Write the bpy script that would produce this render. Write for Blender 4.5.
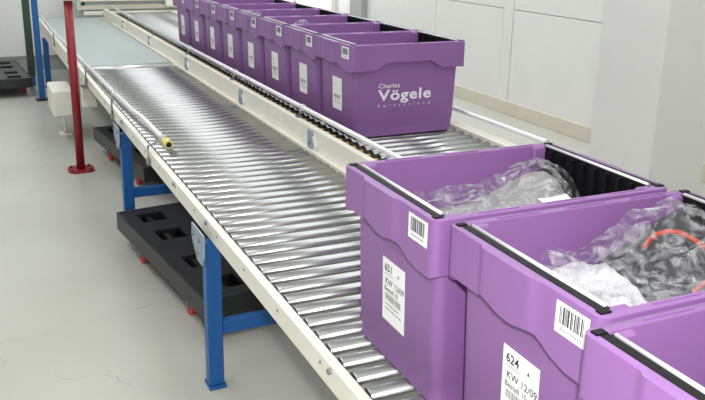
import bpy, math, random
from mathutils import Vector, Matrix, noise

for o in list(bpy.data.objects): bpy.data.objects.remove(o)
S = bpy.context.scene
COL = S.collection

# ------------------------------------------------------------------ camera
ZR = 0.64                      # roller level above the floor
F_PX, PP_Y = 801.464, 167.694
FW = Vector((0.41357885, 0.86635819, -0.27995716))
RT = Vector((0.9047191, -0.42555745, 0.01960121))
UP = Vector((0.10215619, 0.26138924, 0.95981237))
CAM = Vector((-0.7946, -1.6913, 0.9806 + ZR))
cd = bpy.data.cameras.new('camera'); cam = bpy.data.objects.new('camera', cd); COL.objects.link(cam)
cd.sensor_width = 36.0; cd.lens = F_PX / 705 * 36.0
cd.shift_y = -(200 - PP_Y) / 705
cd.clip_start = 0.02
m = Matrix((RT, UP, -FW)).transposed().to_4x4(); m.translation = CAM
cam.matrix_world = m
S.camera = cam

# ------------------------------------------------------------------ world, light, exposure
w = bpy.data.worlds.new('world'); S.world = w; w.use_nodes = True
w.node_tree.nodes['Background'].inputs[0].default_value = (0.93, 0.97, 1.0, 1)
w.node_tree.nodes['Background'].inputs[1].default_value = 0.50
vs = S.view_settings
vs.view_transform = 'Standard'; vs.look = 'None'; vs.gamma = 1.0; vs.use_curve_mapping = False
vs.exposure = 0.12

def area(name, loc, size, power, color=(1, 1, 1), rot=(0, 0, 0)):
    l = bpy.data.lights.new(name, 'AREA'); l.shape = 'RECTANGLE'; l.size, l.size_y = size
    l.energy = power; l.color = color
    o = bpy.data.objects.new(name, l); COL.objects.link(o); o.location = loc; o.rotation_euler = rot
    return o
# fluorescent rows under the ceiling of the hall, running along the conveyors
area('ceiling_light', (-1.6, 4.0, 3.3), (0.5, 9.0), 90, (0.95, 0.98, 1.0))
area('ceiling_light', (1.0, 4.0, 3.3), (1.5, 9.0), 80, (0.95, 0.98, 1.0))
area('ceiling_light', (3.1, 4.0, 3.3), (0.5, 9.0), 80, (0.95, 0.98, 1.0))
# the camera's own flash
fl = bpy.data.lights.new('camera_flash', 'POINT'); fl.energy = 125; fl.shadow_soft_size = 0.03; fl.color = (1.0, 0.98, 0.97)
flo = bpy.data.objects.new('camera_flash', fl); COL.objects.link(flo); flo.location = CAM + UP * 0.10 + RT * 0.05

# ------------------------------------------------------------------ materials
def srgb(r, g, b):
    f = lambda c: (c / 255 / 12.92) if c / 255 <= 0.04045 else ((c / 255 + 0.055) / 1.055) ** 2.4
    return (f(r), f(g), f(b), 1.0)
MATS = {}
def mat(name, col, rough=0.5, metal=0.0, var=0.0, scale=8.0, bump=0.0, bscale=60.0, spec=0.5, stretch=None, detail=4.0, coat=0.0):
    m = bpy.data.materials.new(name); m.use_nodes = True; MATS[name] = m
    nt = m.node_tree; b = nt.nodes['Principled BSDF']
    c = srgb(*col)
    b.inputs['Roughness'].default_value = rough; b.inputs['Metallic'].default_value = metal
    b.inputs['Specular IOR Level'].default_value = spec
    b.inputs['Coat Weight'].default_value = coat
    tc = nt.nodes.new('ShaderNodeTexCoord'); mp = nt.nodes.new('ShaderNodeMapping')
    nt.links.new(tc.outputs['Object'], mp.inputs[0])
    if stretch: mp.inputs['Scale'].default_value = stretch
    n = nt.nodes.new('ShaderNodeTexNoise'); n.inputs['Scale'].default_value = scale; n.inputs['Detail'].default_value = detail
    nt.links.new(mp.outputs[0], n.inputs[0])
    r = nt.nodes.new('ShaderNodeValToRGB')
    r.color_ramp.elements[0].position = 0.3; r.color_ramp.elements[1].position = 0.7
    r.color_ramp.elements[0].color = tuple(x * (1 - var) for x in c[:3]) + (1,)
    r.color_ramp.elements[1].color = tuple(min(1, x * (1 + var * 0.6)) for x in c[:3]) + (1,)
    nt.links.new(n.outputs[0], r.inputs[0]); nt.links.new(r.outputs[0], b.inputs['Base Color'])
    if bump:
        n2 = nt.nodes.new('ShaderNodeTexNoise'); n2.inputs['Scale'].default_value = bscale; n2.inputs['Detail'].default_value = 3
        nt.links.new(mp.outputs[0], n2.inputs[0])
        bp = nt.nodes.new('ShaderNodeBump'); bp.inputs['Strength'].default_value = bump; bp.inputs['Distance'].default_value = 0.01
        nt.links.new(n2.outputs[0], bp.inputs['Height']); nt.links.new(bp.outputs[0], b.inputs['Normal'])
    return m
mat('purple', (141, 99, 158), 0.42, var=0.04, scale=5, bump=0.04, bscale=160)
mat('black_plastic', (9, 9, 12), 0.6, var=0.2, scale=20, spec=0.25)
mat('dolly_black', (32, 33, 36), 0.4, var=0.35, scale=9, bump=0.12, bscale=40)
mat('recess_black', (14, 14, 15), 0.7, var=0.1)
mat('bar_pale', (222, 220, 224), 0.35, 0.1, var=0.05)
mat('paper', (240, 240, 238), 0.6, var=0.01)
mat('sticker', (243, 243, 243), 0.35, var=0.01)
mat('ink', (60, 60, 66), 0.6, var=0.1)
mat('ink_light', (150, 150, 155), 0.6, var=0.1)
mat('logo_white', (238, 232, 240), 0.45, var=0.02)
mat('roller_steel', (172, 173, 173), 0.26, 0.94, var=0.10, scale=6, stretch=(1, 8, 8), bump=0.05, bscale=14, detail=6)
mat('axle_dark', (38, 38, 38), 0.45, 0.5, var=0.2)
mat('yellow_cap', (206, 170, 60), 0.5, var=0.2)
mat('rail_white', (232, 229, 216), 0.42, var=0.05, scale=10)
mat('aluminium', (205, 206, 204), 0.32, 0.55, var=0.06)
mat('tube_chrome', (228, 229, 230), 0.3, 0.45, var=0.04)
mat('bolt_steel', (150, 152, 155), 0.35, 0.85, var=0.1)
mat('blue_paint', (18, 86, 152), 0.4, var=0.05)
mat('bracket_grey', (150, 163, 178), 0.45, 0.2, var=0.06)
mat('red_paint', (138, 22, 34), 0.38, var=0.06)
mat('green_paint', (44, 66, 50), 0.45, var=0.1)
mat('belt_grey', (166, 176, 175), 0.36, var=0.03, scale=3)
mat('box_white', (236, 234, 224), 0.45, var=0.02)
mat('wall_white', (226, 227, 224), 0.6, var=0.02, scale=2)
mat('wall_panel', (224, 224, 220), 0.55, var=0.025, scale=3, detail=8)
mat('wall_gap', (150, 149, 142), 0.8, var=0.05)
mat('wall_beige', (206, 200, 184), 0.6, var=0.03, scale=4)
mat('pilaster_grey', (158, 160, 158), 0.6, var=0.03)
mat('wheel_red', (196, 44, 40), 0.4, var=0.06)
mat('wheel_grey', (120, 120, 122), 0.4, 0.3, var=0.06)
mat('yellow_plug', (226, 212, 120), 0.45, var=0.04)
mat('cloth_dark', (46, 46, 50), 0.85, var=0.2, scale=14, bump=0.4, bscale=60)
mat('cloth_light', (150, 149, 148), 0.85, var=0.08, scale=10, bump=0.3, bscale=50)
mat('tissue', (205, 205, 210), 0.5, var=0.25, scale=16, bump=0.3, bscale=40)
mat('orange', (180, 56, 28), 0.6, var=0.05)
mat('white_card', (242, 242, 242), 0.5, var=0.01)

# scuffed light concrete floor: stains and scratches with shapes of their own
def floor_mat():
    m = bpy.data.materials.new('floor'); m.use_nodes = True; MATS['floor'] = m
    nt = m.node_tree; b = nt.nodes['Principled BSDF']
    tc = nt.nodes.new('ShaderNodeTexCoord')
    def nz(scale, det, vec=None):
        n = nt.nodes.new('ShaderNodeTexNoise'); n.inputs['Scale'].default_value = scale; n.inputs['Detail'].default_value = det
        nt.links.new(vec or tc.outputs['Object'], n.inputs[0]); return n
    a = nz(1.1, 6); r = nt.nodes.new('ShaderNodeValToRGB')
    r.color_ramp.elements[0].position = 0.3; r.color_ramp.elements[0].color = srgb(180, 180, 171)
    r.color_ramp.elements[1].position = 0.72; r.color_ramp.elements[1].color = srgb(196, 196, 188)
    nt.links.new(a.outputs[0], r.inputs[0])
    sc = nt.nodes.new('ShaderNodeTexVoronoi'); sc.feature = 'DISTANCE_TO_EDGE'; sc.inputs['Scale'].default_value = 1.3
    dn = nz(3.0, 3); mx = nt.nodes.new('ShaderNodeMix'); mx.data_type = 'VECTOR'; mx.inputs[0].default_value = 0.25
    nt.links.new(tc.outputs['Object'], mx.inputs[4]); nt.links.new(dn.outputs[1], mx.inputs[5]); nt.links.new(mx.outputs[1], sc.inputs[0])
    lt = nt.nodes.new('ShaderNodeMath'); lt.operation = 'LESS_THAN'; lt.inputs[1].default_value = 0.0025
    nt.links.new(sc.outputs[0], lt.inputs[0])
    gate = nz(2.3, 2); gt = nt.nodes.new('ShaderNodeMath'); gt.operation = 'GREATER_THAN'; gt.inputs[1].default_value = 0.56
    nt.links.new(gate.outputs[0], gt.inputs[0])
    mul = nt.nodes.new('ShaderNodeMath'); mul.operation = 'MULTIPLY'; nt.links.new(lt.outputs[0], mul.inputs[0]); nt.links.new(gt.outputs[0], mul.inputs[1])
    m2 = nt.nodes.new('ShaderNodeMath'); m2.operation = 'MULTIPLY'; m2.inputs[1].default_value = 0.28; nt.links.new(mul.outputs[0], m2.inputs[0])
    mc = nt.nodes.new('ShaderNodeMix'); mc.data_type = 'RGBA'; mc.inputs[7].default_value = srgb(120, 119, 112)
    nt.links.new(m2.outputs[0], mc.inputs[0]); nt.links.new(r.outputs[0], mc.inputs[6]); nt.links.new(mc.outputs[2], b.inputs['Base Color'])
    rr = nz(2.5, 5); rm = nt.nodes.new('ShaderNodeMapRange'); rm.inputs[3].default_value = 0.24; rm.inputs[4].default_value = 0.42
    nt.links.new(rr.outputs[0], rm.inputs[0]); nt.links.new(rm.outputs[0], b.inputs['Roughness'])
floor_mat()

# clear crinkled packing film
def film_mat():
    m = bpy.data.materials.new('film'); m.use_nodes = True; MATS['film'] = m
    nt = m.node_tree; nt.nodes.clear()
    out = nt.nodes.new('ShaderNodeOutputMaterial'); tr = nt.nodes.new('ShaderNodeBsdfTransparent'); tr.inputs[0].default_value = (0.97, 0.97, 0.98, 1)
    pb = nt.nodes.new('ShaderNodeBsdfPrincipled'); pb.inputs['Base Color'].default_value = (0.62, 0.63, 0.65, 1)
    pb.inputs['Roughness'].default_value = 0.10; pb.inputs['Specular IOR Level'].default_value = 1.0; pb.inputs['Coat Weight'].default_value = 0.6
    tc = nt.nodes.new('ShaderNodeTexCoord')
    n = nt.nodes.new('ShaderNodeTexNoise'); n.inputs['Scale'].default_value = 13; n.inputs['Detail'].default_value = 5; n.inputs['Distortion'].default_value = 2.5
    nt.links.new(tc.outputs['Object'], n.inputs[0])
    rp = nt.nodes.new('ShaderNodeValToRGB'); rp.color_ramp.elements[0].position = 0.42; rp.color_ramp.elements[0].color = (.05, .05, .05, 1)
    rp.color_ramp.elements[1].position = 0.72; rp.color_ramp.elements[1].color = (.50, .50, .50, 1)
    nt.links.new(n.outputs[0], rp.inputs[0])
    mx = nt.nodes.new('ShaderNodeMixShader'); nt.links.new(rp.outputs[0], mx.inputs[0]); nt.links.new(tr.outputs[0], mx.inputs[1]); nt.links.new(pb.outputs[0], mx.inputs[2])
    v = nt.nodes.new('ShaderNodeTexNoise'); v.noise_type = 'RIDGED_MULTIFRACTAL'; v.inputs['Scale'].default_value = 9; v.inputs['Detail'].default_value = 3
    nt.links.new(tc.outputs['Object'], v.inputs[0])
    bp = nt.nodes.new('ShaderNodeBump'); bp.inputs['Strength'].default_value = 0.35; bp.inputs['Distance'].default_value = 0.012
    nt.links.new(v.outputs[0], bp.inputs['Height']); nt.links.new(bp.outputs[0], pb.inputs['Normal'])
    nt.links.new(mx.outputs[0], out.inputs[0])
film_mat()
def emit_mat(name, col, s):
    m = bpy.data.materials.new(name); m.use_nodes = True; MATS[name] = m
    b = m.node_tree.nodes['Principled BSDF']; b.inputs['Base Color'].default_value = (*col, 1)
    b.inputs['Emission Color'].default_value = (*col, 1); b.inputs['Emission Strength'].default_value = s
emit_mat('daylight', (0.95, 0.98, 1.0), 1.6)

# ------------------------------------------------------------------ mesh helpers
class MB:
    def __init__(s): s.v = []; s.f = []; s.sm = []
    def add(s, vs, fs, smooth=False):
        n = len(s.v); s.v += [tuple(x) for x in vs]; s.f += [[i + n for i in f] for f in fs]; s.sm += [smooth] * len(fs); return s
    def box(s, lo, hi, bev=0.0):
        (x0, y0, z0), (x1, y1, z1) = lo, hi
        if bev <= 0:
            return s.add([(x0,y0,z0),(x1,y0,z0),(x1,y1,z0),(x0,y1,z0),(x0,y0,z1),(x1,y0,z1),(x1,y1,z1),(x0,y1,z1)],
                  [(3,2,1,0),(4,5,6,7),(0,1,5,4),(1,2,6,5),(2,3,7,6),(3,0,4,7)])
        b = bev; P = []
        for z, k in ((z0, b), (z0 + b, 0), (z1 - b, 0), (z1, b)):
            P += [(x0+k+b*(k==0),y0+k*1.0,z),(x1-k-b*(k==0),y0+k,z),(x1-k,y0+k+b*(k==0),z),(x1-k,y1-k-b*(k==0),z),(x1-k-b*(k==0),y1-k,z),(x0+k+b*(k==0),y1-k,z),(x0+k,y1-k-b*(k==0),z),(x0+k,y0+k+b*(k==0),z)]
        F = [tuple(range(7, -1, -1)), tuple(range(24, 32))]
        for l in range(3):
            for i in range(8):
                j = (i + 1) % 8; F.append((l*8+i, l*8+j, l*8+8+j, l*8+8+i))
        return s.add(P, F)
    def tube(s, path, r, n=12, caps=True, smooth=True):
        path = [Vector(p) for p in path]; P = []; rs = r if isinstance(r, (list, tuple)) else [r] * len(path)
        for i, p in enumerate(path):
            a = path[max(0, i-1)]; b = path[min(len(path)-1, i+1)]; t = (b - a).normalized()
            ref = Vector((0, 0, 1)) if abs(t.z) < 0.9 else Vector((1, 0, 0))
            u = t.cross(ref).normalized(); q = u.cross(t)
            for k in range(n):
                an = 2 * math.pi * k / n; P.append(p + (u * math.cos(an) + q * math.sin(an)) * rs[i])
        F = []
        for i in range(len(path) - 1):
            for k in range(n):
                j = (k + 1) % n; F.append((i*n+k, i*n+n+k, i*n+n+j, i*n+j))
        s.add(P, F, smooth)
        if caps:
            s.f += [[len(s.v) - len(P) + k for k in range(n)], [len(s.v) - n + k for k in range(n-1, -1, -1)]]; s.sm += [False, False]
        return s
    def prism(s, poly, axis, a, b):          # poly of 2-D points, extruded along axis from a to b
        P = []
        for c in (a, b):
            for (p, q) in poly:
                P.append({'x': (c, p, q), 'y': (p, c, q), 'z': (p, q, c)}[axis])
        n = len(poly); F = [tuple(range(n)), tuple(range(2*n-1, n-1, -1))]
        for i in range(n):
            j = (i + 1) % n; F.append((i, i + n, j + n, j))
        return s.add(P, F)
    def mesh(s, name):
        me = bpy.data.meshes.new(name); me.from_pydata(s.v, [], s.f); me.polygons.foreach_set('use_smooth', s.sm)
        me.update()
        import bmesh
        bm = bmesh.new(); bm.from_mesh(me); bmesh.ops.recalc_face_normals(bm, faces=bm.faces); bm.to_mesh(me); bm.free()
        return me

def tag(o, label, cat, group=None):
    o['label'] = label; o['category'] = cat
    if group: o['group'] = group
    return o
def link(name, me, material=None, parent=None, loc=None):
    if isinstance(me, MB): me = me.mesh(name)
    o = bpy.data.objects.new(name, me); COL.objects.link(o)
    if material and not me.materials: me.materials.append(MATS[material])
    if parent: o.parent = parent
    if loc is not None: o.location = loc
    return o
def wpart(name, mb, material, parent):       # mesh built in world coordinates under an unrotated parent
    return link(name, mb, material, parent, -parent.location)
def wsub(name, mb, material, parent):        # sub-part whose parent already sits at the world origin
    return link(name, mb, material, parent)
def thing(name, loc, label, cat, group=None, rz=0.0):
    o = bpy.data.objects.new(name, None); COL.objects.link(o); o.location = loc; o.rotation_euler = (0, 0, rz); o.empty_display_size = 0.1
    return tag(o, label, cat, group)
def struct(name, mb, material):
    o = link(name, mb, material); o['kind'] = 'structure'; return o
def text_mesh(body, size, offset=0.0, spacing=1.0, align='LEFT', xs=1.0, shear=0.0):
    cu = bpy.data.curves.new('text', 'FONT'); cu.body = body; cu.size = size; cu.offset = offset; cu.space_character = spacing
    cu.align_x = align; cu.resolution_u = 3; cu.shear = shear
    o = bpy.data.objects.new('text', cu); COL.objects.link(o)
    dg = bpy.context.evaluated_depsgraph_get(); me = bpy.data.meshes.new_from_object(o.evaluated_get(dg))
    bpy.data.objects.remove(o); bpy.data.curves.remove(cu)
    me.materials.clear()
    if xs != 1.0:
        for v in me.vertices: v.co.x *= xs
    return me

# ------------------------------------------------------------------ setting
XW, YW = 3.77, 8.4
struct('floor', MB().box((-5, -4, -0.1), (XW + 0.2, YW + 0.2, 0)), 'floor')
wb = struct('wall_back', MB().box((-5, YW, 0), (2.55, YW + 0.15, 3.4)).box((3.72, YW, 0), (XW + 0.15, YW + 0.15, 3.4)).box((2.55, YW, 0), (3.72, YW + 0.15, 0.5)).box((2.55, YW, 2.3), (3.72, YW + 0.15, 3.4)), 'wall_white')
struct('wall_left', MB().box((-5.15, -4, 0), (-5, YW, 3.4)), 'wall_white')
struct('wall_front', MB().box((-5.15, -4.15, 0), (XW + 0.15, -4, 3.4)), 'wall_white')
struct('ceiling', MB().box((-5.15, -4.15, 3.4), (XW + 0.15, YW + 0.15, 3.5)), 'wall_white')
struct('baseboard_back', MB().box((-5, YW - 0.015, 0.0), (XW, YW, 0.165)).box((-5, YW - 0.03, 0.165), (XW, YW, 0.18)), 'pilaster_grey')
wn = struct('window_1', MB().box((2.55, YW + 0.02, 0.5), (2.61, YW + 0.1, 2.3)).box((3.66, YW + 0.02, 0.5), (3.72, YW + 0.1, 2.3)).box((2.61, YW + 0.02, 0.5), (3.66, YW + 0.1, 0.56)).box((2.61, YW + 0.02, 2.24), (3.66, YW + 0.1, 2.3)).box((3.11, YW + 0.02, 0.56), (3.16, YW + 0.1, 2.24)), 'box_white')
for x0, x1 in ((2.61, 3.11), (3.16, 3.66)):
    link('pane', MB().box((x0, YW + 0.05, 0.56), (x1, YW + 0.06, 2.24)), 'daylight', wn)
# right-hand wall: backing sheet with proud panels and battens
wr = struct('wall_right', MB().box((XW, -4, 0), (XW + 0.15, YW, 3.4)), 'wall_gap')
SEAM = 0.34 + ZR
cols = [(-0.2, 1.5), (1.5, 3.2), (3.2, 4.45), (4.6, 5.83), (6.02, 7.5)]
for y0, y1 in cols:
    for z0, z1 in ((0.0, SEAM - 0.003), (SEAM + 0.003, 3.4)):
        link('panel', MB().box((XW - 0.02, y0 + 0.004, z0), (XW + 0.001, y1 - 0.004, z1), 0.002), 'wall_panel', wr)
for y0, y1 in ((4.45, 4.6), (5.83, 6.02), (7.85, YW)):
    link('batten', MB().box((XW - 0.024, y0 + 0.002, 0), (XW + 0.001, y1 - 0.002, 3.4), 0.002), 'wall_panel', wr)
struct('trim_1', MB().box((XW - 0.10, 7.5, 0), (XW, 7.85, 3.4), 0.004), 'pilaster_grey')
struct('baseboard_right', MB().box((XW - 0.04, -0.2, 0), (XW - 0.02, 7.5, 0.13), 0.004), 'wall_beige')
struct('wall_pillar', MB().box((2.6, 1.53, 0), (3.05, 2.03, 3.4), 0.012), 'wall_panel')

# ------------------------------------------------------------------ conveyors
def roller_mesh(x0, x1, r, n=20):
    mb = MB(); c = 0.004
    path = [(x0, 0, 0), (x0 + 0.0005, 0, 0), (x0 + c, 0, 0), (x1 - c, 0, 0), (x1 - 0.0005, 0, 0), (x1, 0, 0)]
    mb.tube(path, [r * 0.55, r - c, r, r, r - c, r * 0.55], n, False)
    return mb.mesh('roller')
def bolt(mb, p, axis, r=0.008, h=0.006):
    d = Vector({'x': (1, 0, 0), '-x': (-1, 0, 0), '-y': (0, -1, 0), 'z': (0, 0, 1)}[axis])
    return mb.tube([Vector(p) - d * 0.001, Vector(p) + d * h], r, 6, True, False)

# lane in front: gravity roller bed
c1 = thing('roller_conveyor', (0.25, 2.0, 0), 'wide empty roller lane on blue legs, left of the back row of crates', 'conveyor')
xl, xr = -0.083, 0.586; Y0, Y1 = -1.75, 4.40
rail = [(xl, ZR + 0.004), (xl - 0.026, ZR + 0.004), (xl - 0.028, ZR - 0.055), (xl + 0.002, ZR - 0.062), (xl + 0.002, ZR - 0.058), (xl - 0.022, ZR - 0.051), (xl - 0.020, ZR - 0.002), (xl, ZR - 0.002)]
wpart('side_rail', MB().prism(rail, 'y', Y0, Y1), 'rail_white', c1)
wpart('side_rail', MB().prism([(xr, ZR - 0.06), (xr, ZR + 0.002), (xr + 0.0255, ZR + 0.002), (xr + 0.0255, ZR - 0.06)], 'y', Y0, Y1), 'rail_white', c1)
rm = roller_mesh(xl + 0.012, xr - 0.006, 0.0225); rm.materials.append(MATS['roller_steel'])
am = MB().tube([(xl - 0.001, 0, 0), (xr + 0.001, 0, 0)], 0.011, 8).tube([(xl + 0.002, 0, 0), (xl + 0.013, 0, 0)], 0.018, 12).mesh('axle'); am.materials.append(MATS['axle_dark'])
y = Y0 + 0.05
while y < Y1 - 0.03:
    r_ = link('roller', rm, None, c1, (-0.25, y - 2.0, ZR - 0.0232)); r_.rotation_euler.x = random.Random(int(y * 1000)).uniform(0, 6)
    link('axle', am, None, r_)
    y += 0.075
bp = MB()
for k in range(20):
    yy = -1.6 + k * 0.3
    bolt(bp, (xl - 0.027, yy, ZR - 0.016), '-x', 0.0045, 0.003)
wpart('rivet', bp, 'bolt_steel', c1)['kind'] = 'stuff'
for yy in (-0.16, 0.93, 1.42, 2.62): wpart('bolt', bolt(MB(), (xl - 0.027, yy, ZR - 0.008), '-x', 0.008, 0.008), 'bolt_steel', c1)
for ly in (-0.75, 0.875, 2.57):
    for sx, xx in ((-1, -0.132), (1, xr - 0.035)):
        lg = wpart('leg', MB().box((xx, ly, 0.012), (xx + 0.056, ly + 0.05, ZR - 0.064), 0.003), 'blue_paint', c1)
        wsub('foot_plate', MB().box((xx - 0.004, ly - 0.012, 0), (xx + 0.062, ly + 0.062, 0.012), 0.002), 'blue_paint', lg)
        if sx < 0:
            pl = MB().prism([(ly - 0.02, ZR - 0.03), (ly + 0.14, ZR - 0.03), (ly + 0.14, ZR - 0.09), (ly + 0.075, ZR - 0.15), (ly + 0.01, ZR - 0.15), (ly - 0.02, ZR - 0.11)], 'x', xx - 0.012, xx - 0.006)
            g = wpart('bracket_plate', pl, 'bracket_grey', c1)
            for dy, dz in ((0.03, -0.06), (0.06, -0.115), (0.11, -0.06)):
                wsub('bolt', bolt(MB(), (xx - 0.012, ly + dy, ZR + dz), '-x', 0.009, 0.007), 'bolt_steel', g)
    wpart('cross_bar', MB().box((-0.076, ly + 0.008, 0.21), (xr - 0.035, ly + 0.042, 0.262), 0.003), 'blue_paint', c1)

# divider and the lane under the crates
c2 = thing('roller_conveyor', (1.05, 3.5, 0), 'white-railed roller lane under the row of purple crates, between guard tubes', 'conveyor')
Z2 = ZR + 0.05
dv = [(0.618, ZR - 0.06), (0.618, ZR + 0.092), (0.645, ZR + 0.095), (0.645, ZR + 0.099), (0.612, ZR + 0.099), (0.612, ZR - 0.06)]
YA, YB = -1.6, 8.0
wpart('side_rail', MB().prism(dv, 'y', YA, YB), 'rail_white', c2)
wpart('side_rail', MB().prism([(1.378, Z2 - 0.09), (1.378, Z2 + 0.008), (1.44, Z2 + 0.008), (1.44, Z2 - 0.09)], 'y', YA, YB), 'rail_white', c2)
wpart('inner_rail', MB().prism([(0.70, Z2 - 0.09), (0.70, Z2 - 0.02), (0.735, Z2 - 0.02), (0.735, Z2 - 0.09)], 'y', YA, YB), 'axle_dark', c2)
rm2 = roller_mesh(0.788, 1.372, 0.025); rm2.materials.append(MATS['roller_steel'])
am2 = MB().tube([(0.736, 0, 0), (1.379, 0, 0)], 0.011, 8).tube([(0.738, 0, 0), (0.787, 0, 0)], [0.0235, 0.0235], 12).mesh('axle'); am2.materials.append(MATS['axle_dark'])
cm2 = MB().prism([(0.720, 0.004), (0.742, 0.004), (0.742, 0.025), (0.720, 0.025)], 'y', -0.012, 0.006).mesh('end_cap'); cm2.materials.append(MATS['yellow_cap'])
y = YA + 0.03; k = 0
while y < YB - 0.03:
    if y > 0.6 or y < -1.2:
        r_ = link('roller', rm2, None, c2, (-1.05, y - 3.5, Z2 - 0.0255)); link('axle', am2, None, r_); link('end_cap', cm2, None, r_)
    y += 0.075; k += 1
bracks = [1.69, 2.77, 4.08, 5.4, 6.7]
for yy in bracks:
    st = wpart('clamp_strip', MB().box((0.602, yy, ZR - 0.03), (0.612, yy + 0.05, ZR + 0.09)), 'bracket_grey', c2)
    wsub('bolt', bolt(MB(), (0.602, yy + 0.025, ZR + 0.03), '-x', 0.009, 0.007), 'bolt_steel', st)
    wsub('clip', MB().prism([(yy - 0.035, ZR + 0.02), (yy - 0.01, ZR + 0.065), (yy - 0.022, ZR + 0.07), (yy - 0.05, ZR + 0.025)], 'x', 0.600, 0.612), 'tube_chrome', st)
gt = wpart('guard_tube', MB().tube([(0.663, 0.55, ZR + 0.146), (0.663, YB - 0.2, ZR + 0.146)], 0.0115, 12), 'tube_chrome', c2)
for yy in (1.95, 3.07, 4.2, 5.4, 6.6):
    b_ = wpart('tube_bracket', MB().tube([(0.640, yy, ZR + 0.098), (0.650, yy, ZR + 0.125), (0.663, yy, ZR + 0.146)], 0.007, 8).box((0.628, yy - 0.015, ZR + 0.099), (0.655, yy + 0.015, ZR + 0.106)), 'bolt_steel', c2)
    wsub('clamp', MB().tube([(0.663, yy - 0.014, ZR + 0.146), (0.663, yy + 0.014, ZR + 0.146)], 0.017, 10), 'tube_chrome', b_)
wpart('guard_tube', MB().tube([(1.45, 1.03, ZR + 0.116), (1.45, 7.6, ZR + 0.116)], 0.0125, 12), 'tube_chrome', c2)
for yy in (2.6, 5.0, 7.3):
    wpart('tube_bracket', MB().tube([(1.42, yy, Z2), (1.45, yy, ZR + 0.116)], 0.008, 8), 'bolt_steel', c2)
for ly in (0.85, 2.85, 4.85, 6.1, 7.3):
    for xx in (0.69, 1.39):
        lg = wpart('leg', MB().box((xx, ly, 0.012), (xx + 0.05, ly + 0.05, Z2 - 0.088), 0.003), 'blue_paint', c2)
        wsub('foot_plate', MB().box((xx - 0.01, ly - 0.01, 0), (xx + 0.06, ly + 0.06, 0.012)), 'blue_paint', lg)

# belt section at the far end of the front lane
c3 = thing('belt_conveyor', (0.25, 6.2, 0), 'flat grey belt section at the far end of the empty roller lane', 'conveyor')
wpart('belt', MB().box((-0.07, 4.5, ZR - 0.02), (0.575, 8.0, ZR + 0.002)).tube([(-0.07, 4.5, ZR - 0.024), (0.575, 4.5, ZR - 0.024)], 0.026, 16), 'belt_grey', c3)
wpart('end_roller', MB().tube([(-0.08, 4.435, ZR - 0.02), (0.60, 4.435, ZR - 0.02)], 0.02, 14), 'tube_chrome', c3)
wpart('side_rail', MB().prism([(-0.108, ZR - 0.12), (-0.108, ZR + 0.01), (-0.078, ZR + 0.01), (-0.078, ZR - 0.12)], 'y', 4.40, 8.0), 'rail_white', c3)
wpart('side_rail', MB().prism([(0.58, ZR - 0.12), (0.58, ZR + 0.012), (0.611, ZR + 0.012), (0.611, ZR - 0.12)], 'y', 4.40, 7.3), 'rail_white', c3)
wpart('cover_plate', MB().box((0.58, 7.3, ZR - 0.01), (0.611, 8.0, ZR + 0.006), 0.002), 'wall_beige', c3)
for ly, xx in ((7.24, -0.13), (7.24, 0.54), (5.0, 0.54)):
    lg = wpart('leg', MB().box((xx, ly, 0.01), (xx + 0.055, ly + 0.055, ZR - 0.12), 0.003), 'blue_paint', c3)
    wsub('foot_plate', MB().box((xx - 0.015, ly - 0.015, 0), (xx + 0.07, ly + 0.07, 0.01)), 'blue_paint', lg)
# drive housing with its own thin foot under the belt end
dr = wpart('drive_housing', MB().box((-0.275, 4.82, ZR - 0.44), (-0.112, 5.27, ZR - 0.235), 0.01), 'box_white', c3)
wsub('foot', MB().tube([(-0.175, 5.08, 0.01), (-0.175, 5.08, ZR - 0.43)], 0.014, 8).box((-0.22, 5.03, 0), (-0.13, 5.13, 0.012)), 'box_white', dr)
wpart('switch_box', MB().box((-0.075, 4.62, ZR - 0.34), (0.03, 4.72, ZR - 0.19), 0.006), 'box_white', c3)
wpart('bearing_block', MB().box((-0.13, 4.42, ZR - 0.16), (-0.108, 4.62, ZR + 0.012), 0.004).tube([(-0.135, 4.5, ZR - 0.03), (-0.108, 4.5, ZR - 0.03)], 0.035, 14), 'aluminium', c3)

# guide tube on the near side, ending in a yellow plug
gr = thing('guide_tube', (-0.11, 3.5, ZR), 'bent silver guide tube with a yellow end plug along the left rail', 'rail')
tp = [(-0.125, 7.5, ZR + 0.10), (-0.135, 6.1, ZR + 0.10), (-0.125, 5.0, ZR + 0.10), (-0.115, 3.97, ZR + 0.10), (-0.10, 2.9, ZR + 0.095), (-0.088, 2.42, ZR + 0.093), (-0.07, 2.25, ZR + 0.088), (-0.042, 1.83, ZR + 0.055)]
wpart('tube', MB().tube(tp, 0.0125, 12), 'tube_chrome', gr)
pd = (Vector(tp[-1]) - Vector(tp[-2])).normalized()
e = Vector(tp[-1])
pg = wpart('end_plug', MB().tube([e - pd * 0.03, e + pd * 0.02], 0.0195, 14), 'yellow_plug', gr)
wsub('plug_hole', MB().tube([e + pd * 0.012, e + pd * 0.0215], 0.013, 12), 'recess_black', pg)
for yy, xx, zz in ((6.1, -0.135, 0.10), (5.0, -0.125, 0.10), (3.97, -0.115, 0.10), (2.9, -0.10, 0.095), (1.90, -0.046, 0.06)):
    br = wpart('bracket', MB().tube([(xl - 0.034, yy, ZR - 0.04), (xl - 0.034, yy, ZR + zz * 0.55), (xx, yy, ZR + zz)], 0.0055, 8), 'bolt_steel', gr)
    wsub('clamp', MB().tube([(xx, yy - 0.016, ZR + zz), (xx, yy + 0.016, ZR + zz)], 0.019, 10), 'aluminium', br)
    wsub('base', MB().box((xl - 0.042, yy - 0.02, ZR - 0.055), (xl - 0.0275, yy + 0.02, ZR - 0.025), 0.002), 'bolt_steel', br)

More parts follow.
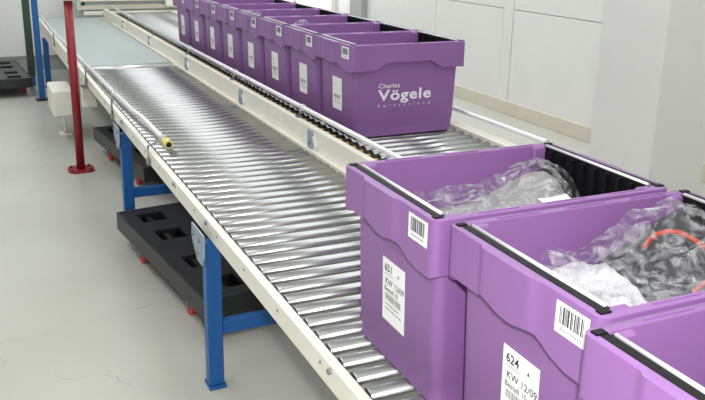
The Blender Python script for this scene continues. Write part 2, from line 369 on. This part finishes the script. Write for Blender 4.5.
# machine across the far end
cc = thing('cross_conveyor', (1.0, 8.18, 0), 'white metal transfer beam crossing behind the belt at the far wall', 'conveyor')
wpart('lower_profile', MB().box((0.40, 8.05, ZR + 0.02), (1.75, 8.32, ZR + 0.065), 0.004), 'box_white', cc)
wpart('slot', MB().box((0.385, 8.08, ZR + 0.065), (1.75, 8.32, ZR + 0.082)), 'pilaster_grey', cc)
wpart('middle_profile', MB().box((0.37, 8.05, ZR + 0.082), (1.75, 8.32, ZR + 0.132), 0.004), 'wall_beige', cc)
wpart('belt_strip', MB().box((0.42, 8.07, ZR + 0.132), (1.75, 8.32, ZR + 0.175), 0.004), 'pilaster_grey', cc)
wpart('upper_profile', MB().box((0.37, 8.05, ZR + 0.175), (1.75, 8.32, ZR + 0.26), 0.004), 'rail_white', cc)
wpart('end_plate', MB().box((0.33, 8.03, ZR + 0.08), (0.37, 8.33, ZR + 0.30), 0.004), 'aluminium', cc)
wpart('sensor_box', MB().box((1.33, 7.98, ZR + 0.11), (1.46, 8.05, ZR + 0.24), 0.006), 'box_white', cc)
for xx in (0.85, 1.6): wpart('leg', MB().box((xx, 8.15, 0), (xx + 0.06, 8.21, ZR + 0.02)), 'blue_paint', cc)

# posts
rp_ = thing('red_post', (-0.196, 3.96, 0), 'tall red steel post on a flat foot plate beside the left rail', 'post')
link('post', MB().tube([(0, 0, 0.012), (0, 0, 1.19)], 0.0285, 20), 'red_paint', rp_)
fp = []
for k in range(24):
    a = 2 * math.pi * k / 24; fp.append((0.088 * math.copysign(abs(math.cos(a)) ** 0.7, math.cos(a)), 0.088 * math.copysign(abs(math.sin(a)) ** 0.7, math.sin(a))))
ft = link('foot_plate', MB().prism(fp, 'z', 0, 0.014), 'red_paint', rp_)
for dx, dy in ((-0.06, -0.05), (0.06, -0.05), (0.06, 0.05), (-0.06, 0.05)): link('bolt', bolt(MB(), (dx, dy, 0.013), 'z', 0.01, 0.01), 'red_paint', ft)
hd = link('head_box', MB().box((-0.05, -0.05, 1.165), (0.05, 0.05, 1.40), 0.006), 'box_white', rp_)
link('side_cover', MB().box((0.05, -0.03, 1.15), (0.075, 0.03, 1.35), 0.003), 'wall_beige', hd)
b1 = thing('blue_post', (-0.225, 6.58, 0), 'tall bright blue square post at the left of the belt section', 'post')
link('post', MB().box((-0.028, -0.028, 0.012), (0.028, 0.028, 3.2), 0.003), 'blue_paint', b1)
ft = link('foot_plate', MB().box((-0.06, -0.06, 0), (0.06, 0.06, 0.012), 0.002), 'axle_dark', b1)
for dx in (-0.045, 0.045): link('bolt', bolt(MB(), (dx, -0.045, 0.012), 'z', 0.009, 0.012), 'bolt_steel', ft)
b2 = thing('green_post', (-0.252, 7.42, 0), 'dark green post with a blue foot behind the blue post', 'post')
link('post', MB().box((-0.036, -0.03, 0.10), (0.036, 0.03, 3.2), 0.003), 'green_paint', b2)
link('foot', MB().box((-0.031, -0.031, 0), (0.031, 0.031, 0.10), 0.003), 'blue_paint', b2)

# ------------------------------------------------------------------ black wheeled pallets
def make_dolly(loc, rz, label):
    t = thing('pallet_dolly', loc, label, 'dolly', 'black plastic pallet dollies', rz)
    hx, hy, z0, z1 = 0.40, 0.60, 0.095, 0.185
    # deck with real openings: grid of cells, some left open
    xs = [-hx, -0.33, -0.20, -0.06, 0.06, 0.20, 0.33, hx]; ys = [-hy, -0.53, -0.40, -0.26, -0.12, 0.12, 0.26, 0.40, 0.53, hy]
    holes = {(1, 1), (1, 3), (1, 5), (1, 7), (3, 1), (3, 3), (3, 5), (3, 7), (5, 1), (5, 3), (5, 5), (5, 7)}
    mb = MB()
    for i in range(7):
        for j in range(9):
            if (i, j) in holes: continue
            mb.box((xs[i], ys[j], z1 - 0.02), (xs[i+1], ys[j+1], z1))
    link('deck', mb, 'dolly_black', t)
    rim = link('rim', MB().box((-hx - 0.012, -hy - 0.012, z0), (-hx + 0.004, hy + 0.012, z1 + 0.006), 0.004).box((hx - 0.004, -hy - 0.012, z0), (hx + 0.012, hy + 0.012, z1 + 0.006), 0.004)
        .box((-hx, -hy - 0.012, z0), (hx, -hy + 0.004, z1 + 0.006), 0.004).box((-hx, hy - 0.004, z0), (hx, hy + 0.012, z1 + 0.006), 0.004), 'dolly_black', t)
    rb = MB()
    for x in (-0.27, 0.0, 0.27): rb.box((x - 0.012, -hy + 0.004, z0 + 0.01), (x + 0.012, hy - 0.004, z1 - 0.02))
    rb.box((-hx + 0.004, -hy + 0.004, z0 + 0.004), (hx - 0.004, hy - 0.004, z0 + 0.010))  # dark plate added under the deck so the openings look shaded
    link('ribs_and_shade_plate', rb, 'recess_black', t)
    for sx in (-1, 1):
        for sy in (-1, 1):
            x, y = sx * 0.365, sy * 0.33
            cs = link('caster', MB().box((x - 0.025, y - 0.03, 0.078), (x + 0.025, y + 0.03, 0.094)).box((x - 0.021, y - 0.014, 0.03), (x - 0.017, y + 0.014, 0.08)).box((x + 0.017, y - 0.014, 0.03), (x + 0.021, y + 0.014, 0.08)), 'wheel_grey', t)
            link('wheel', MB().tube([(x - 0.014, y, 0.0395), (x + 0.014, y, 0.0395)], 0.0385, 18, True, True), 'wheel_red', cs)
            link('hub', MB().tube([(x - 0.0165, y, 0.0395), (x + 0.0165, y, 0.0395)], 0.022, 14), 'wheel_grey', cs)
    return t
make_dolly((0.283, 1.875, 0), 0.12, 'black wheeled pallet under the roller lane, nearest the camera')
make_dolly((0.437, 3.857, 0), 0.11, 'black wheeled pallet under the roller lane, behind the red post')
make_dolly((-0.74, 7.36, 0), 0.06, 'black wheeled pallet standing by the back wall left of the posts')

# ------------------------------------------------------------------ crates
W, L, H = 0.616, 0.438, 0.444
A, B = W / 2, L / 2
def lerp_tab(tab, x):
    for (a, p), (b, q) in zip(tab, tab[1:]):
        if x <= b: return p + (q - p) * max(0, (x - a)) / (b - a)
    return tab[-1][1]
SIDE = [(0, .340), (.118, .340), (.125, .352), (.15, .347), (.185, .338), (.225, .335), (.27, .345), (.285, .345), (.33, .325), (.37, .316), (.45, .316)]
FRONT = [(0, .322), (.13, .322), (.19, .357), (.425, .357), (.485, .322), (.62, .322)]
def perim(a, b, r, data=False):
    """points of a rounded rectangle; a sample list shared by all levels"""
    out = []
    N, M, K = 44, 40, 5
    def edge(p, q, n):
        return [(p[0] + (q[0]-p[0]) * i / n, p[1] + (q[1]-p[1]) * i / n) for i in range(n)]
    def arc(cx, cy, a0): return [(cx + r * math.cos(a0 + math.pi/2 * i / K), cy + r * math.sin(a0 + math.pi/2 * i / K)) for i in range(K)]
    out += edge((-a + r, -b), (a - r, -b), N) + arc(a - r, -b + r, -math.pi/2)
    out += edge((a, -b + r), (a, b - r), M) + arc(a - r, b - r, 0)
    out += edge((a - r, b), (-a + r, b), N) + arc(-a + r, b - r, math.pi/2)
    out += edge((-a, b - r), (-a, -b + r), M) + arc(-a + r, -b + r, math.pi)
    return out
def band_info():
    pts = perim(A, B, 0.018); z = []; proud = []
    for x, y in pts:
        dx, dy = A - abs(x), B - abs(y)
        zs = lerp_tab(SIDE, B - y); zf = lerp_tab(FRONT, x + A)
        if dx < 1e-4 and dy >= 0.018 - 1e-6: zz = zs
        elif dy < 1e-4 and dx >= 0.018 - 1e-6: zz = zf
        else:
            k = dx / (dx + dy + 1e-9); zz = zs * (1 - k) + zf * k
        z.append(zz)
        v = B - y
        proud.append(0.007 * min(1, max(0, (v - .118) / .008)) * min(1, max(0, (.292 - v) / .02)) if dx < 1e-4 else 0.0)
    return pts, z, proud
PTS, ZB, PROUD = band_info()
def ring_surface(levels, close_bottom=False, smooth=True):
    n = len(levels[0]); mb = MB(); P = [p for l in levels for p in l]; F = []
    for i in range(len(levels) - 1):
        for k in range(n):
            j = (k + 1) % n; F.append((i*n+k, i*n+j, i*n+n+j, i*n+n+k))
    mb.add(P, F, smooth)
    return mb
def lvl(a, b, r, z, off=None):
    p = perim(a, b, r); return [(x, y, (z[i] if isinstance(z, list) else z)) for i, (x, y) in enumerate(p)]
def outl(ins_z):  # outer band level with the proud panels, z list or value
    L_ = []
    for i, (x, y) in enumerate(PTS):
        s = PROUD[i] * (1 if x > 0 else -1); L_.append((x + s, y, ins_z[i] if isinstance(ins_z, list) else ins_z))
    return L_
# rim: hanging skirt, top and inner lip
zt = [H - 0.003] * len(PTS)
rim_levels = [lvl(A - .028, B - .022, .02, [z + .003 for z in ZB]), lvl(A - .003, B - .003, .018, ZB), outl([z + .002 for z in ZB]), outl([z + .006 for z in ZB]), outl(H - .004), outl(H - .0015),
              lvl(A - .002, B - .002, .017, H), lvl(A - .030, B - .018, .012, H), lvl(A - .032, B - .020, .012, H - .002), lvl(A - .033, B - .021, .012, H - .03)]
RIM = ring_surface(rim_levels)
for sx in (-1, 1):
    for sy in (-1, 1):
        x0, x1 = sorted((sx * (A - .033), sx * (A - .075))); y0, y1 = sorted((sy * (B - .02), sy * (B - .036)))
        RIM.box((x0, y0, H - .055), (x1, y1, H - .0015), 0.004)
# raised ridges on top of the long walls
for sy in (-1, 1):
    for x0 in (-.20, -.03, .14):
        yc = sy * (B - .011); RIM.box((x0, yc - .0018, H - .001), (x0 + .10, yc + .0018, H + .002))
RIM = RIM.mesh('rim'); RIM.materials.append(MATS['purple'])
zi = [z + .012 for z in ZB]
body_levels = [lvl(A - .042, B - .034, .02, 0.0), lvl(A - .038, B - .030, .024, .004), lvl(A - .036, B - .028, .024, .06), lvl(A - .034, B - .0265, .024, .064), lvl(A - .028, B - .022, .02, zi)]
BODY = ring_surface(body_levels)
n_ = len(PTS)
BODY.f.append(list(range(n_ - 1, -1, -1))); BODY.sm.append(False)
inn = ring_surface([lvl(A - .033, B - .021, .012, H - .03), lvl(A - .048, B - .036, .02, .012)])
base = len(inn.v) - n_; inn.f.append(list(range(base, base + n_))); inn.sm.append(False)
BODY.add(inn.v, inn.f, False)
me = bpy.data.meshes.new('body'); me.from_pydata(BODY.v, [], BODY.f); me.polygons.foreach_set('use_smooth', [len(f) == 4 for f in BODY.f]); me.update()
me.materials.append(MATS['purple']); BODY = me
def auto_sharp(me, ang=0.7):
    import bmesh
    bm = bmesh.new(); bm.from_mesh(me)
    for e in bm.edges:
        if len(e.link_faces) == 2 and e.calc_face_angle(0) > ang: e.smooth = False
    bm.to_mesh(me); bm.free()
auto_sharp(BODY); auto_sharp(RIM)
INS = {}
for sx in (-1, 1):
    mb = MB(); f = lambda d: sx * (A - d)
    def bx(d0, d1, y0, y1, z0, z1, bev=0.0):
        x0, x1 = sorted((f(d0), f(d1))); mb.box((x0, y0, z0), (x1, y1, z1), bev)
    bx(.013, .030, -.196, .196, H - .004, H + .0012, .001)
    bx(.034, .040, -.192, .192, H - .105, H - .001)
    bx(.040, .052, -.192, .192, H - .105, H - .096)
    for k in range(10):
        yy = -.189 + k * .042; bx(.040, .051, yy - .003, yy + .003, H - .1, H - .006)
    bx(.008, .028, -.207, -.194, H - .004, H + .003); bx(.008, .028, .194, .207, H - .004, H + .003)
    me = mb.mesh('side_insert'); me.materials.append(MATS['black_plastic'])
    bar = MB().tube([(f(.035), -.185, H + .001), (f(.035), .185, H + .001)], .004, 8).mesh('edge_bar'); bar.materials.append(MATS['bar_pale'])  # pale rod along the inner top edge of the insert
    INS[sx] = (me, bar)
def on_left(mb_quad_v0, v1, z0, z1, xoff):   # thin card on the -x face, v measured from the back
    return MB().box((xoff - .0008, B - v1, z0), (xoff, B - mb_quad_v0, z1))
XB = -A - .0004
BAR = MB(); rnd = random.Random(4)
v = .346
while v < .403:
    wd = rnd.choice((.0014, .0014, .0028, .004)); BAR.box((XB - .0012, B - v - wd, H - .048), (XB - .0008, B - v, H - .018)); v += wd + rnd.choice((.0014, .0018, .003))
BAR = BAR.mesh('bars'); BAR.materials.append(MATS['ink'])
BDIG = MB()
v = .350
while v < .398: BDIG.box((XB - .0012, B - v - .0028, H - .0585), (XB - .0008, B - v, H - .054)); v += .0052
BDIG = BDIG.mesh('digits'); BDIG.materials.append(MATS['ink_light'])
STK = on_left(.336, .414, H - .066, H - .012, XB).mesh('barcode_sticker'); STK.materials.append(MATS['sticker'])
# the body wall leans in; the card stands a hair off it
def wall_x(z): return -(A - .034 + (.006) * (z - .064) / (.345 - .064))
LZ0, LZ1, LV0, LV1 = .108, .265, .169, .276
def label_card():
    mb = MB(); P = []
    for off in (.0006, .0016):
        for z, v in ((LZ0, LV0), (LZ0, LV1), (LZ1, LV1), (LZ1, LV0)): P.append((wall_x(z) - off, B - v, z))
    return mb.add(P, [(0,1,2,3), (7,6,5,4), (0,4,5,1), (1,5,6,2), (2,6,7,3), (3,7,4,0)]).mesh('paper_label')
CARD = label_card(); CARD.materials.append(MATS['paper'])
def to_label(me, u, h):       # text mesh -> onto the card; u right of the card's left edge, h below its top
    for vx in me.vertices:
        x, y = vx.co.x + u, vx.co.y + LZ1 - h
        vx.co = (wall_x(y) - .0021, B - LV0 - x, y)
    return me
def marks(seed):
    """far print: number, lines and bar code block"""
    r = random.Random(seed); mb = MB()
    def q(u0, u1, h0, h1):
        z0, z1 = LZ1 - h1, LZ1 - h0; P = [(wall_x(z) - .0021, B - LV0 - u, z) for z, u in ((z0, u0), (z0, u1), (z1, u1), (z1, u0))]; mb.add(P, [(0, 1, 2, 3)])
    u = .015
    while u < .088: wd = r.choice((.0015, .003)); q(u, u + wd, .085, .102); u += wd + r.choice((.0015, .0025))
    for h, n in ((.110, 7), (.122, 10)):
        u = .015
        for k in range(n): wd = r.uniform(.003, .009); q(u, min(.09, u + wd), h, h + .004); u += wd + .003
    for k in range(6): q(.012 + k * .007, .017 + k * .007, .036, .038)
    me = mb.mesh('print'); me.materials.append(MATS['ink_light']); return me
MARK = marks(3)
NUMS = {}
def num_mesh(s, size=.026, u=.010, h=.030, off=.0004, matn='ink'):
    me = to_label(text_mesh(s, size, off), u, h); me.materials.append(MATS[matn]); me.name = 'print'; return me
KW = num_mesh('KW 12/09', .0215, .014, .062, .0001)
LINE = num_mesh('Bestell 10', .017, .010, .080, .0, 'ink')
DOT = MB().add([(wall_x(LZ1 - .02) - .0021, B - LV0 - u, LZ1 - h) for u, h in ((.074, .028), (.081, .028), (.0775, .019))], [(0, 1, 2)]).mesh('print'); DOT.materials.append(MATS['ink'])

def make_crate(loc, rz, label, number, group):
    t = thing('storage_crate', loc, label, 'crate', group, rz)
    link('body', BODY, None, t); link('rim', RIM, None, t)
    for sx in (-1, 1):
        i = link('side_insert', INS[sx][0], None, t); i['label'] = 'black ribbed plastic insert'
        link('edge_bar', INS[sx][1], None, i)
    s = link('barcode_sticker', STK, None, t); link('bars', BAR, None, s)['kind'] = 'stuff'; link('digits', BDIG, None, s)['kind'] = 'stuff'
    c = link('paper_label', CARD, None, t); link('print', MARK, None, c)['kind'] = 'stuff'
    if number:
        link('print', num_mesh(number), None, c); link('print', KW, None, c); link('print', LINE, None, c); link('print', DOT, None, c)
    return t
def corner_loc(x0, y0, r):    # back-left rim corner -> centre
    u, v_ = W / 2, L / 2; c, s = math.cos(r), math.sin(r)
    return (x0 + u * c + v_ * s, y0 + u * s - v_ * c, ZR)
near = 'purple crates in the foreground'
n1 = make_crate(corner_loc(-.007, .008, -.012), -.012, 'purple crate labelled 651, farthest of the three foreground crates', '651', near)
n2 = make_crate(corner_loc(.008, -.448, -.014), -.014, 'purple crate labelled 624 holding a dark bagged garment, middle of the foreground crates', '624', near)
n3 = make_crate(corner_loc(-.050, -.898, -.01), -.01, 'purple crate at the lower right corner, cut off by the frame', None, near)
far = 'purple crates in the back row'
ordn = ['farthest crate of the back row, by the transfer beam', 'second crate from the far end of the back row', 'third crate from the far end of the back row', 'fourth crate from the far end of the back row',
        'fifth crate from the far end, film hanging over its rim', 'sixth crate from the far end, third from the logo crate', 'seventh crate from the far end, directly behind the logo crate', 'purple crate with white lettering on its front, nearest of the back row']
FX, FY, FP = 0.756, 1.595, 0.4418
crates = []
for i in range(8):
    j = 7 - i
    lab = ordn[i] if i == 7 else 'purple ' + ordn[i]
    crates.append(make_crate((FX + W / 2, FY + L / 2 + j * FP, Z2 + .0), 0, lab, None, far))
# lettering on the front of the nearest crate of the back row
def front_y(z): return -(B - .0265 + .0045 * (z - .064) / (.33 - .064)) - .0008
def logo(parent, body, size, x, z, off, sp=1.0, xs=1.0, name='lettering'):
    me = text_mesh(body, size, off, sp, 'LEFT', xs)
    for vx in me.vertices:
        zz = z + vx.co.y; vx.co = (x + vx.co.x, front_y(zz), zz)
    me.materials.append(MATS['logo_white']); link(name, me, None, parent)
lc = crates[7]
logo(lc, 'Charles', .031, -.153, .235, .0002, 1.0, 1.2)
logo(lc, 'Vögele', .072, -.150, .176, .0017, 1.10, 1.32)
logo(lc, 'Switzerland', .019, -.152, .144, .0, 2.6, 1.18)

# ------------------------------------------------------------------ bagged goods in the crates
def sheet(nx, ny, fx, x0, x1, y0, y1):
    P = []; F = []
    for j in range(ny + 1):
        for i in range(nx + 1):
            x = x0 + (x1 - x0) * i / nx; y = y0 + (y1 - y0) * j / ny
            P.append(fx(x, y))
    for j in range(ny):
        for i in range(nx):
            a = j * (nx + 1) + i; F.append((a, a + 1, a + nx + 2, a + nx + 1))
    return MB().add(P, F, True)
def crinkle(x, y, seed, amp):
    p = Vector((x * 14 + seed * 7.3, y * 14 - seed * 3.1, seed))
    d = noise.voronoi(p)[0]; a = (d[1] - d[0])
    q = Vector((x * 30 + seed, y * 30, seed * 2.0)); d2 = noise.voronoi(q)[0]
    n1_ = noise.noise(Vector((x * 9, y * 9, seed * 1.7)))
    return amp * (a * 0.9 + (d2[1] - d2[0]) * 0.35 + n1_ * 0.5)
XI, YI = A - .056, B - .044
def fit_in(x, y, z):          # keep inside the leaning walls and above the crate floor
    return (max(-XI, min(XI, x)), max(-YI, min(YI, y)), max(.02, z))
def mound(parent_loc, rz, name, h, seed, amp, matn, label, cat, x0=-XI, x1=XI, y0=-YI, y1=YI, nx=64, ny=46, parent=None, solid=True, bottom=None):
    def fx(x, y):
        ex = min(x - x0, x1 - x) ; ey = min(y - y0, y1 - y); e = min(1.0, min(ex, ey) / .035) if min(ex, ey) > 0 else 0
        z = h(x, y) + crinkle(x, y, seed, amp)
        if solid: z = z - .05 * (1 - e) ** 2
        return fit_in(x, y, z)
    mb = sheet(nx, ny, fx, x0, x1, y0, y1)
    if solid:          # skirt and underside
        n = nx + 1; loop = [i for i in range(n)] + [j * n + nx for j in range(1, ny + 1)] + [ny * n + i for i in range(nx - 1, -1, -1)] + [j * n for j in range(ny - 1, 0, -1)]
        base = len(mb.v)
        for k in loop: xx, yy, zz = mb.v[k]; mb.v.append((xx * .97, yy * .97, min(zz - .002, bottom(xx, yy)) if bottom else .02))
        m_ = len(loop)
        for k in range(m_):
            j = (k + 1) % m_; mb.f.append([loop[k], base + k, base + j, loop[j]]); mb.sm.append(False)
        mb.f.append([base + k for k in range(m_)]); mb.sm.append(False)
    if matn == 'tissue': mb.sm = [False] * len(mb.sm)
    me = mb.mesh(name)
    if parent: o = link(name, me, matn, parent)
    else:
        o = link(name, me, matn, None, parent_loc); o.rotation_euler.z = rz; tag(o, label, cat)
    return o
def sstep(a, b, x):
    t = max(0, min(1, (x - a) / (b - a))); return t * t * (3 - 2 * t)
def g(x, y, cx, cy, sx, sy): return math.exp(-((x - cx) / sx) ** 2 - ((y - cy) / sy) ** 2)
# clear film: a crumpled, creased sheet made of many small flat facets
def film_sheet(t, h, seed, amp, label, nx=30, ny=22, x0=-XI, x1=XI, y0=-YI, y1=YI):
    rr = random.Random(seed); dx, dy = (x1 - x0) / nx, (y1 - y0) / ny
    P = []
    for j in range(ny + 1):
        for i in range(nx + 1):
            x = x0 + dx * (i + (rr.uniform(-.38, .38) if 0 < i < nx else 0)); y = y0 + dy * (j + (rr.uniform(-.38, .38) if 0 < j < ny else 0))
            z = h(x, y) + crinkle(x, y, seed, amp) + rr.uniform(-.5, .5) * amp * .5
            P.append(fit_in(x, y, z))
    F = []
    for j in range(ny):
        for i in range(nx):
            a_ = j * (nx + 1) + i; q = (a_, a_ + 1, a_ + nx + 2, a_ + nx + 1)
            F += [(q[0], q[1], q[2]), (q[0], q[2], q[3])] if rr.random() < .5 else [(q[0], q[1], q[3]), (q[1], q[2], q[3])]
    o = link('plastic_bag', MB().add(P, F, False), 'film', None, t.location); o.rotation_euler.z = t.rotation_euler.z
    return tag(o, label, 'bag')
# crate 651
h1 = lambda x, y: .350 + .012 * sstep(-.1, .1, x) + .065 * g(x, y, .19, .10, .10, .10) - .10 * sstep(.18, .25, x) * sstep(.08, -.1, y)
L1, R1 = n1.location, n1.rotation_euler.z
mound(L1, R1, 'folded_garment', lambda x, y: h1(x, y) - .030, 3, .010, 'cloth_light', 'pale grey folded garment under clear film in crate 651', 'clothing')
film_sheet(n1, h1, 5, .027, 'crinkled clear plastic bag filling crate 651')
cdm = sheet(8, 6, lambda x, y: (x, y - (x - .12) * .4, h1(x, y) + .012 + .004 * math.sin(x * 40)), .10, .165, -.09, -.02)
o = link('paper_slip', cdm, 'white_card', None, L1); o.rotation_euler.z = R1; tag(o, 'white paper slip lying on the bag in crate 651', 'paper')
# crate 624
h2 = lambda x, y: .356 + .036 * sstep(-.04, .12, x) + .055 * g(x, y, .20, .13, .08, .09) + .014 * g(x, y, -.05, .03, .05, .12)
L2, R2 = n2.location, n2.rotation_euler.z
hg = lambda x, y: h2(x, y) - .026 - .040 * sstep(.03, -.06, x) * sstep(-.15, -.11, x)
gm = mound(L2, R2, 'folded_garment', hg, 8, .012, 'cloth_dark', 'dark grey folded jacket with orange piping in crate 624', 'clothing')
for pts_, r_ in (([(.082, .095), (.100, .103), (.120, .105), (.138, .096), (.156, .076), (.168, .046), (.174, .012)], .0055), ([(.0355, -.076), (.0655, -.07), (.10, -.064)], .004)):
    fine = []
    for (p, q) in zip(pts_, pts_[1:]):
        for k in range(4): fine.append((p[0] + (q[0] - p[0]) * k / 4, p[1] + (q[1] - p[1]) * k / 4))
    link('piping', MB().tube([(x, y, hg(x, y) + .016) for x, y in fine], r_, 8), 'orange', gm)['label'] = 'orange piping'
def tissue_z(x, y): return h2(x, y) - .026 + .010 * math.sin(x * 48 + y * 34)
mound(L2, R2, 'tissue_paper', tissue_z, 11, .030, 'tissue', 'white crumpled tissue at the left end of crate 624', 'paper', -.125, .02, -YI, YI, 22, 46, bottom=lambda x, y: hg(x, y) + .004)
film_sheet(n2, h2, 13, .030, 'crinkled clear plastic bag over the dark jacket in crate 624')
# crate at the corner of the picture
h3 = lambda x, y: .30 + .02 * x
film_sheet(n3, h3, 17, .02, 'clear plastic bag low inside the crate at the lower right corner')
mound(n3.location, n3.rotation_euler.z, 'folded_garment', lambda x, y: h3(x, y) - .03, 19, .01, 'cloth_dark', 'dark garment low inside the crate at the lower right corner', 'clothing')
# film showing above the rims in the back row
def film_wisp(c, x0, x1, y0, y1, zf, seed, label):
    mb = sheet(24, 14, lambda x, y: (x, y, zf(x, y) + crinkle(x, y, seed, .02)), x0, x1, y0, y1)
    o = link('plastic_bag', mb, 'film', None, c.location); tag(o, label, 'bag')
film_wisp(crates[4], -.300, -.19, -.19, .06, lambda x, y: H + .006 + .012 * g(x, y, -.26, -.1, .04, .08) - .05 * sstep(-.25, -.19, x), 23, 'clear film hanging over the rim of the fifth crate in the back row')
film_wisp(crates[5], -.16, -.02, -.02, .10, lambda x, y: H - .035 + .03 * g(x, y, -.09, .04, .04, .05), 29, 'clear film bulging up in the sixth crate of the back row')
film_wisp(crates[6], .13, .24, -.15, .0, lambda x, y: H - .06 + .04 * g(x, y, .19, -.08, .05, .05), 31, 'clear film in the seventh crate of the back row, behind the logo crate')
